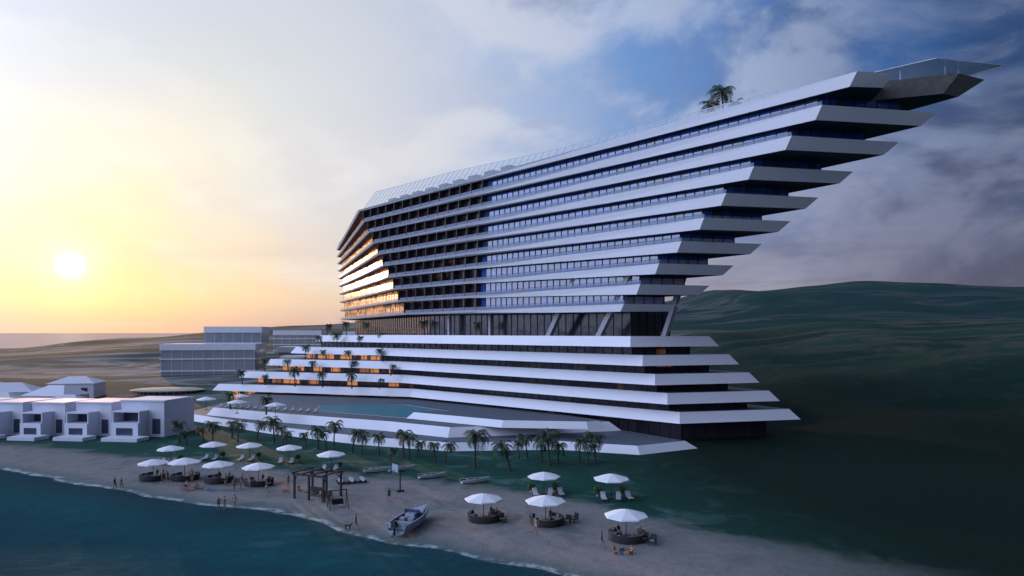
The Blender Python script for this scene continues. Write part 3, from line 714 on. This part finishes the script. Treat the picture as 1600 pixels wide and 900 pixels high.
for cx,cy,angs in [(-3.1,76.7,(20,60)),(3.8,75.2,(70,)),(11.7,69.4,(10,120)),(-51.3,97.8,(60,100)),(-46.8,97.8,(80,)),(-41.3,96.2,(40,110)),(-35,94.5,(90,))]:
    for a in angs:
        x=cx+1.42*math.cos(R(a)); y=cy+1.42*math.sin(R(a)); mkobj('person',P_['bench'],None,(x,y,ground(cx,cy)+.45),R(a-90),.95)
dg_=[[((0,.28,.46),.10),((0,.05,.45),.105),((0,-.2,.47),.13),((0,-.33,.58),.075),((0,-.42,.68),.075),((0,-.52,.66),.045),((0,-.58,.65),.03)],
 [((0,.28,.46),.10),((0,.40,.50),.025),((0,.52,.62),.015)]]
for sx in(-.09,.09):
    dg_.append([((0,-.2,.47),.13),((sx,-.22,.36),.05),((sx,-.20,.18),.03),((sx,-.22,.03),.028),((sx,-.27,.02),.022)])
    dg_.append([((0,.28,.46),.10),((sx,.27,.36),.07),((sx,.22,.26),.04),((sx,.33,.16),.025),((sx,.31,.03),.025),((sx,.26,.02),.02)])
    dg_.append([((sx*.5,-.41,.74),.02),((sx*.6,-.40,.82),.008)])
dm=skinmesh(dg_,'dog',[M_hair],lambda p:0); mkobj('dog',dm,None,(-17.7,73.7,ground(-17.7,73.7)),R(80))
# ---------------------------------------------------------------- neighbouring buildings
vw=mat('villa_render',(.64,.66,.76),.7,var=.06); vg=mat('villa_window',(.05,.06,.10),.15)
def villa(x,y,w,dp,h,rz,gap=0):
    mb=MB()
    mb.box((0,0,h/2),(w,dp,h)); mb.box((w*.02,-dp*.1,h+.12),(w*1.03,dp*.86,.25))
    bw=w*.62; mb.box((-w*.17,-dp/2-1.6,h*.22),(bw,3.19,h*.44)); mb.box((-w*.17,-dp/2-1.4,h*.74),(bw,2.8,.25))
    mb.box((-w*.17-bw/2+.12,-dp/2-1.4,h*.58),(.22,2.79,h*.32)); mb.box((-w*.17+bw/2-.12,-dp/2-1.4,h*.58),(.22,2.79,h*.32))
    mb.box((-w*.17,-dp/2-.03,h*.58),(bw*.85,.1,h*.28),mi=1)
    mb.box((-w*.17,-dp/2-3.22,h*.2),(bw*.6,.08,h*.2),mi=1)
    mb.box((w*.32,-dp/2-.04,h*.3),(w*.18,.1,h*.42),mi=1)
    mb.box((0,-dp/2-5,.35),(w*.8,3.6,.7))
    mkobj('white_villa',mb.mesh('white_villa',[vw,vg]),None,(x,y,-.02),rz)
for i,(x,y,w_,h) in enumerate([(-112,146,7.5,6.6),(-103,145,7.5,6.6),(-94,144.5,7.5,6.6),(-84.5,144,8,6.7),(-74,143,9.5,7.2)]):
    villa(x,y,w_,10,h,R(-8))
villa(-122,147,8,10,6.6,R(-8))
def hip(x,y,w,dp,h,rh,rz):
    mb=MB(); mb.box((0,0,h/2),(w,dp,h)); e=.5
    b=[(-w/2-e,-dp/2-e,h+.01),(w/2+e,-dp/2-e,h+.01),(w/2+e,dp/2+e,h+.01),(-w/2-e,dp/2+e,h+.01)]; tt=[(-w/5,-.1,h+rh),(w/5,-.1,h+rh),(w/5,.1,h+rh),(-w/5,.1,h+rh)]
    mb.loft([b,tt],0)
    for k in(-1,0,1): mb.box((k*w/3.4,-dp/2-.03,h*.5),(w*.14,.08,h*.45),mi=1)
    mkobj('hip_roof_house',mb.mesh('hip_roof_house',[vw,vg]),None,(x,y,-.02),rz)
for a in [(-128,170,12,9,3.6,2.6,.1),(-143,195,13,10,4.4,2.4,.3),(-124,186,12,9,4.2,2.5,-.15),(-140,220,13,10,5,2,.2),(-112,172,9,8,3.4,2,.1),(-168,215,12,9,4.5,2,.1)]: hip(*a)
bg_=mat('bluegrey_glazing',(.24,.28,.32),.2,var=.25,nscale=.1)
wg=mat('white_spandrel',(.74,.76,.82),.6)
def slabbuilding(x,y,vols,rz,z0):
    mb=MB()
    for (cx,cy,wx,wy,za,zb,fl) in vols:
        mb.box((cx,cy,(za+zb)/2),(wx-.8,wy-.8,zb-za-.02),mi=1)
        for k in range(fl+1):
            z=lerp(za,zb,k/fl); mb.box((cx,cy,z),(wx,wy,2.6 if k==fl else .45))
        nx_=int(wx/4)
        for k in range(nx_+1): mb.box((cx-wx/2+.5+k*(wx-1)/nx_,cy-wy/2+.36,(za+zb)/2),(.10,.1,zb-za),mi=0)
    mkobj('glass_office_block',mb.mesh('glass_office_block',[wg,bg_]),None,(x,y,z0),rz)
slabbuilding(-128,300,[(-2,0,38,26,0,15,3),(6,6,24,20,16.5,22.4,1)],R(10),0)
slabbuilding(-104,330,[(0,0,15,14,0,13,3)],R(5),0)
slabbuilding(-96,306,[(0,0,13,12,0,9.5,2)],R(5),0)
slabbuilding(-118,380,[(0,0,26,14,8,21,4),(30,10,14,12,8,20.5,3)],R(5),0)
mb=MB(); n=28
ring=lambda r,z,sx=1.5:[(r*sx*math.cos(2*math.pi*i/n),r*math.sin(2*math.pi*i/n),z) for i in range(n)]
mb.loft([ring(6,0),ring(6,1.3)],1); mb.loft([ring(7.6,1.32),ring(8.0,1.7),ring(6.5,2.1),ring(2,2.3)],0)
for i in range(n):
    a=2*math.pi*i/n; mb.box((6.2*1.5*math.cos(a),6.2*math.sin(a),.65),(.2,.2,1.3),mi=2)
mkobj('beach_pavilion',mb.mesh('beach_pavilion',[mat('sand_roof',(.42,.38,.30),.8),vg,vw]),None,(-117,232,0),.1)
print('objects',len(bpy.data.objects),'polys',sum(len(m.polygons) for m in bpy.data.meshes))
